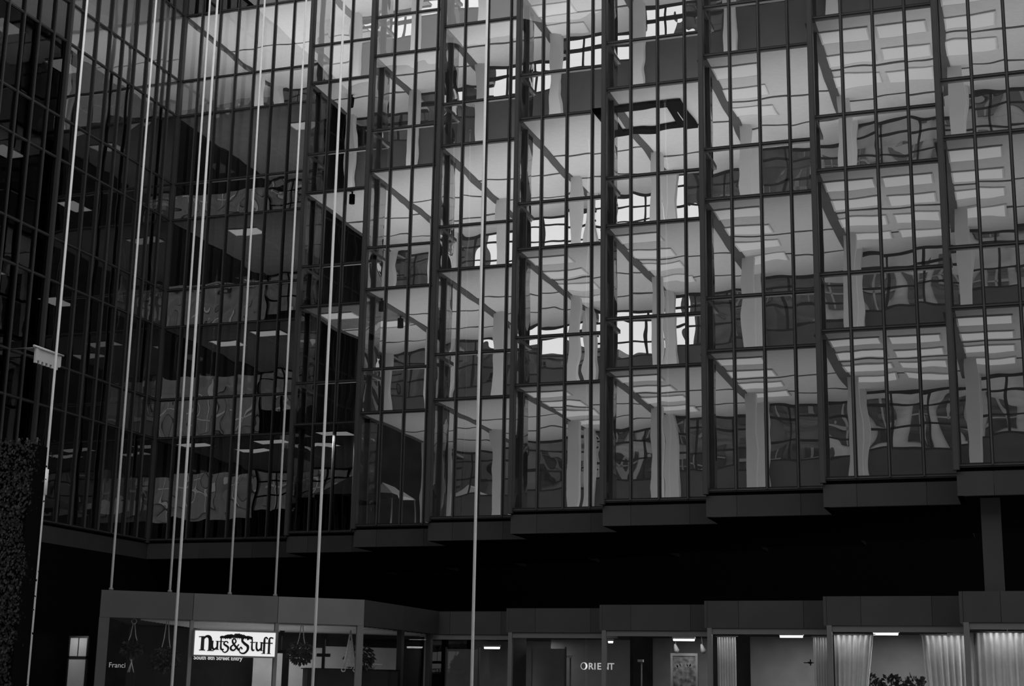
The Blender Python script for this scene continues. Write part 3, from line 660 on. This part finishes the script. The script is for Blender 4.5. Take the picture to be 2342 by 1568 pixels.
# ---------------------------------------------------------------- flagpoles
poles = [(-21.22, 29., 0, 'flagpole passing behind the ivy pylon'), (-21.03+.02, 31.64, ZT, 'flagpole rising from the outer corner of the kiosk roof'), (-19.92, 32.5, ZT, 'roof flagpole close beside the one crossing the sign side'),
         (-17.57, 29., 0, 'flagpole in front of the kiosk between first window and sign'), (-18.78, 33.4, ZT, 'flagpole standing on the kiosk roof above the sign'), (-17.9, 34.1, ZT, 'roof flagpole nearest the pale end of the stone band'),
         (-14.25, 29., 0, 'flagpole in front of the kiosk by the bushy plant'), (-10.75, 29., 0, 'lone flagpole standing away from the others before the shop row')]
for i, (x, y, z, lab) in enumerate(poles):
    t = thing('flagpole', (x, y, z), 'white ' + lab, 'flagpole', 'slender white flagpoles')
    Ht = 21.-z; r0 = .032 if z == 0 else .030
    MB().tube([(0, 0, 0), (0, 0, Ht*.5), (0, 0, Ht)], [r0, r0*.95, r0*.8], 12).build('pole_shaft', M['pole'], t)
    MB().tube([(0, 0, 0), (0, 0, .06)], [.06, .05], 12).build('base_collar', M['trim'], t)
    MB().tube([(0, 0, Ht), (0, 0, Ht+.05), (0, 0, Ht+.1)], [.02, .06, .02], 12).build('finial', M['white'], t)
    if i == 0: MB().tube([(0, 0, EYE+4.27), (0, 0, EYE+4.85)], .065, 12).build('pole_sleeve', M['white'], t)
# ---------------------------------------------------------------- ivy pylon
t = thing('ivy_pylon', (-19.52, 26, 0), 'tall ivy covered pylon in front of the dark wing', 'plant')
MB().box(-.36, .30, -.25, .25, 0, EYE+4.85).build('pylon', M['black'], t)
for x in (-.25, -.05, .2): MB().tube([(x, 0, EYE+4.8), (x+.02, 0, EYE+5.02)], .02, 6).build('stem', M['bark'], t)
b = MB(); rr = random.Random(11)
for i in range(4200):
    z = rr.uniform(0, EYE+4.95); wdt = .46+.08*math.sin(z*2.1)+.05*math.sin(z*5)
    if z < EYE+3.6: wdt *= .8
    x = rr.uniform(-wdt, wdt*.95); y = -.27+rr.uniform(-.08, .03) if rr.random() < .8 else rr.uniform(-.3, .3)
    L = rr.uniform(.04, .085); a = rr.uniform(0, 6.28); d = Vector((math.cos(a)*.8, -.3, math.sin(a)*.8-.3)).normalized(); sd = d.cross(Vector((0, 1, .2))).normalized(); p = Vector((x, y, z))
    b.bm.faces.new([b.bm.verts.new(q) for q in (p, p+d*L*.5+sd*L*.4, p+d*L, p+d*L*.5-sd*L*.4)])
o = b.build('ivy_leaves', M['leaf'], t, fix=False); o['kind'] = 'stuff'
# ---------------------------------------------------------------- awning added on the wing in place of a canopy reflected there
t = thing('reflection_awning', (-27.9, 37.1, EYE+9.3), 'small white awning with notched valance added for a reflection in the dark wing', 'awning', None, math.pi/2)
MB().poly([(-.65, -.05, .42), (.65, -.05, .42), (.5, -.55, .42), (-.5, -.55, .42)]).box(-.62, .62, -.5, -.44, .1, .42).build('awning_cloth', M['canvas'], t)
b = MB()
for i in range(6): b.box(-.62+.2*i, -.52+.2*i, -.5, -.44, -.02, .075)
b.box(-.62, .58, -.5, -.44, .07, .1); b.build('notched_valance', M['canvas'], t)
MB().tube([(-.75, -.5, .46), (.7, -.5, .46)], .035, 8).build('awning_bar', M['white'], t)
for s_ in (-.5, .5): MB().tube([(s_, .5, .46), (s_, -.5, .46)], .02, 6).build('awning_arm', M['trim'], t)
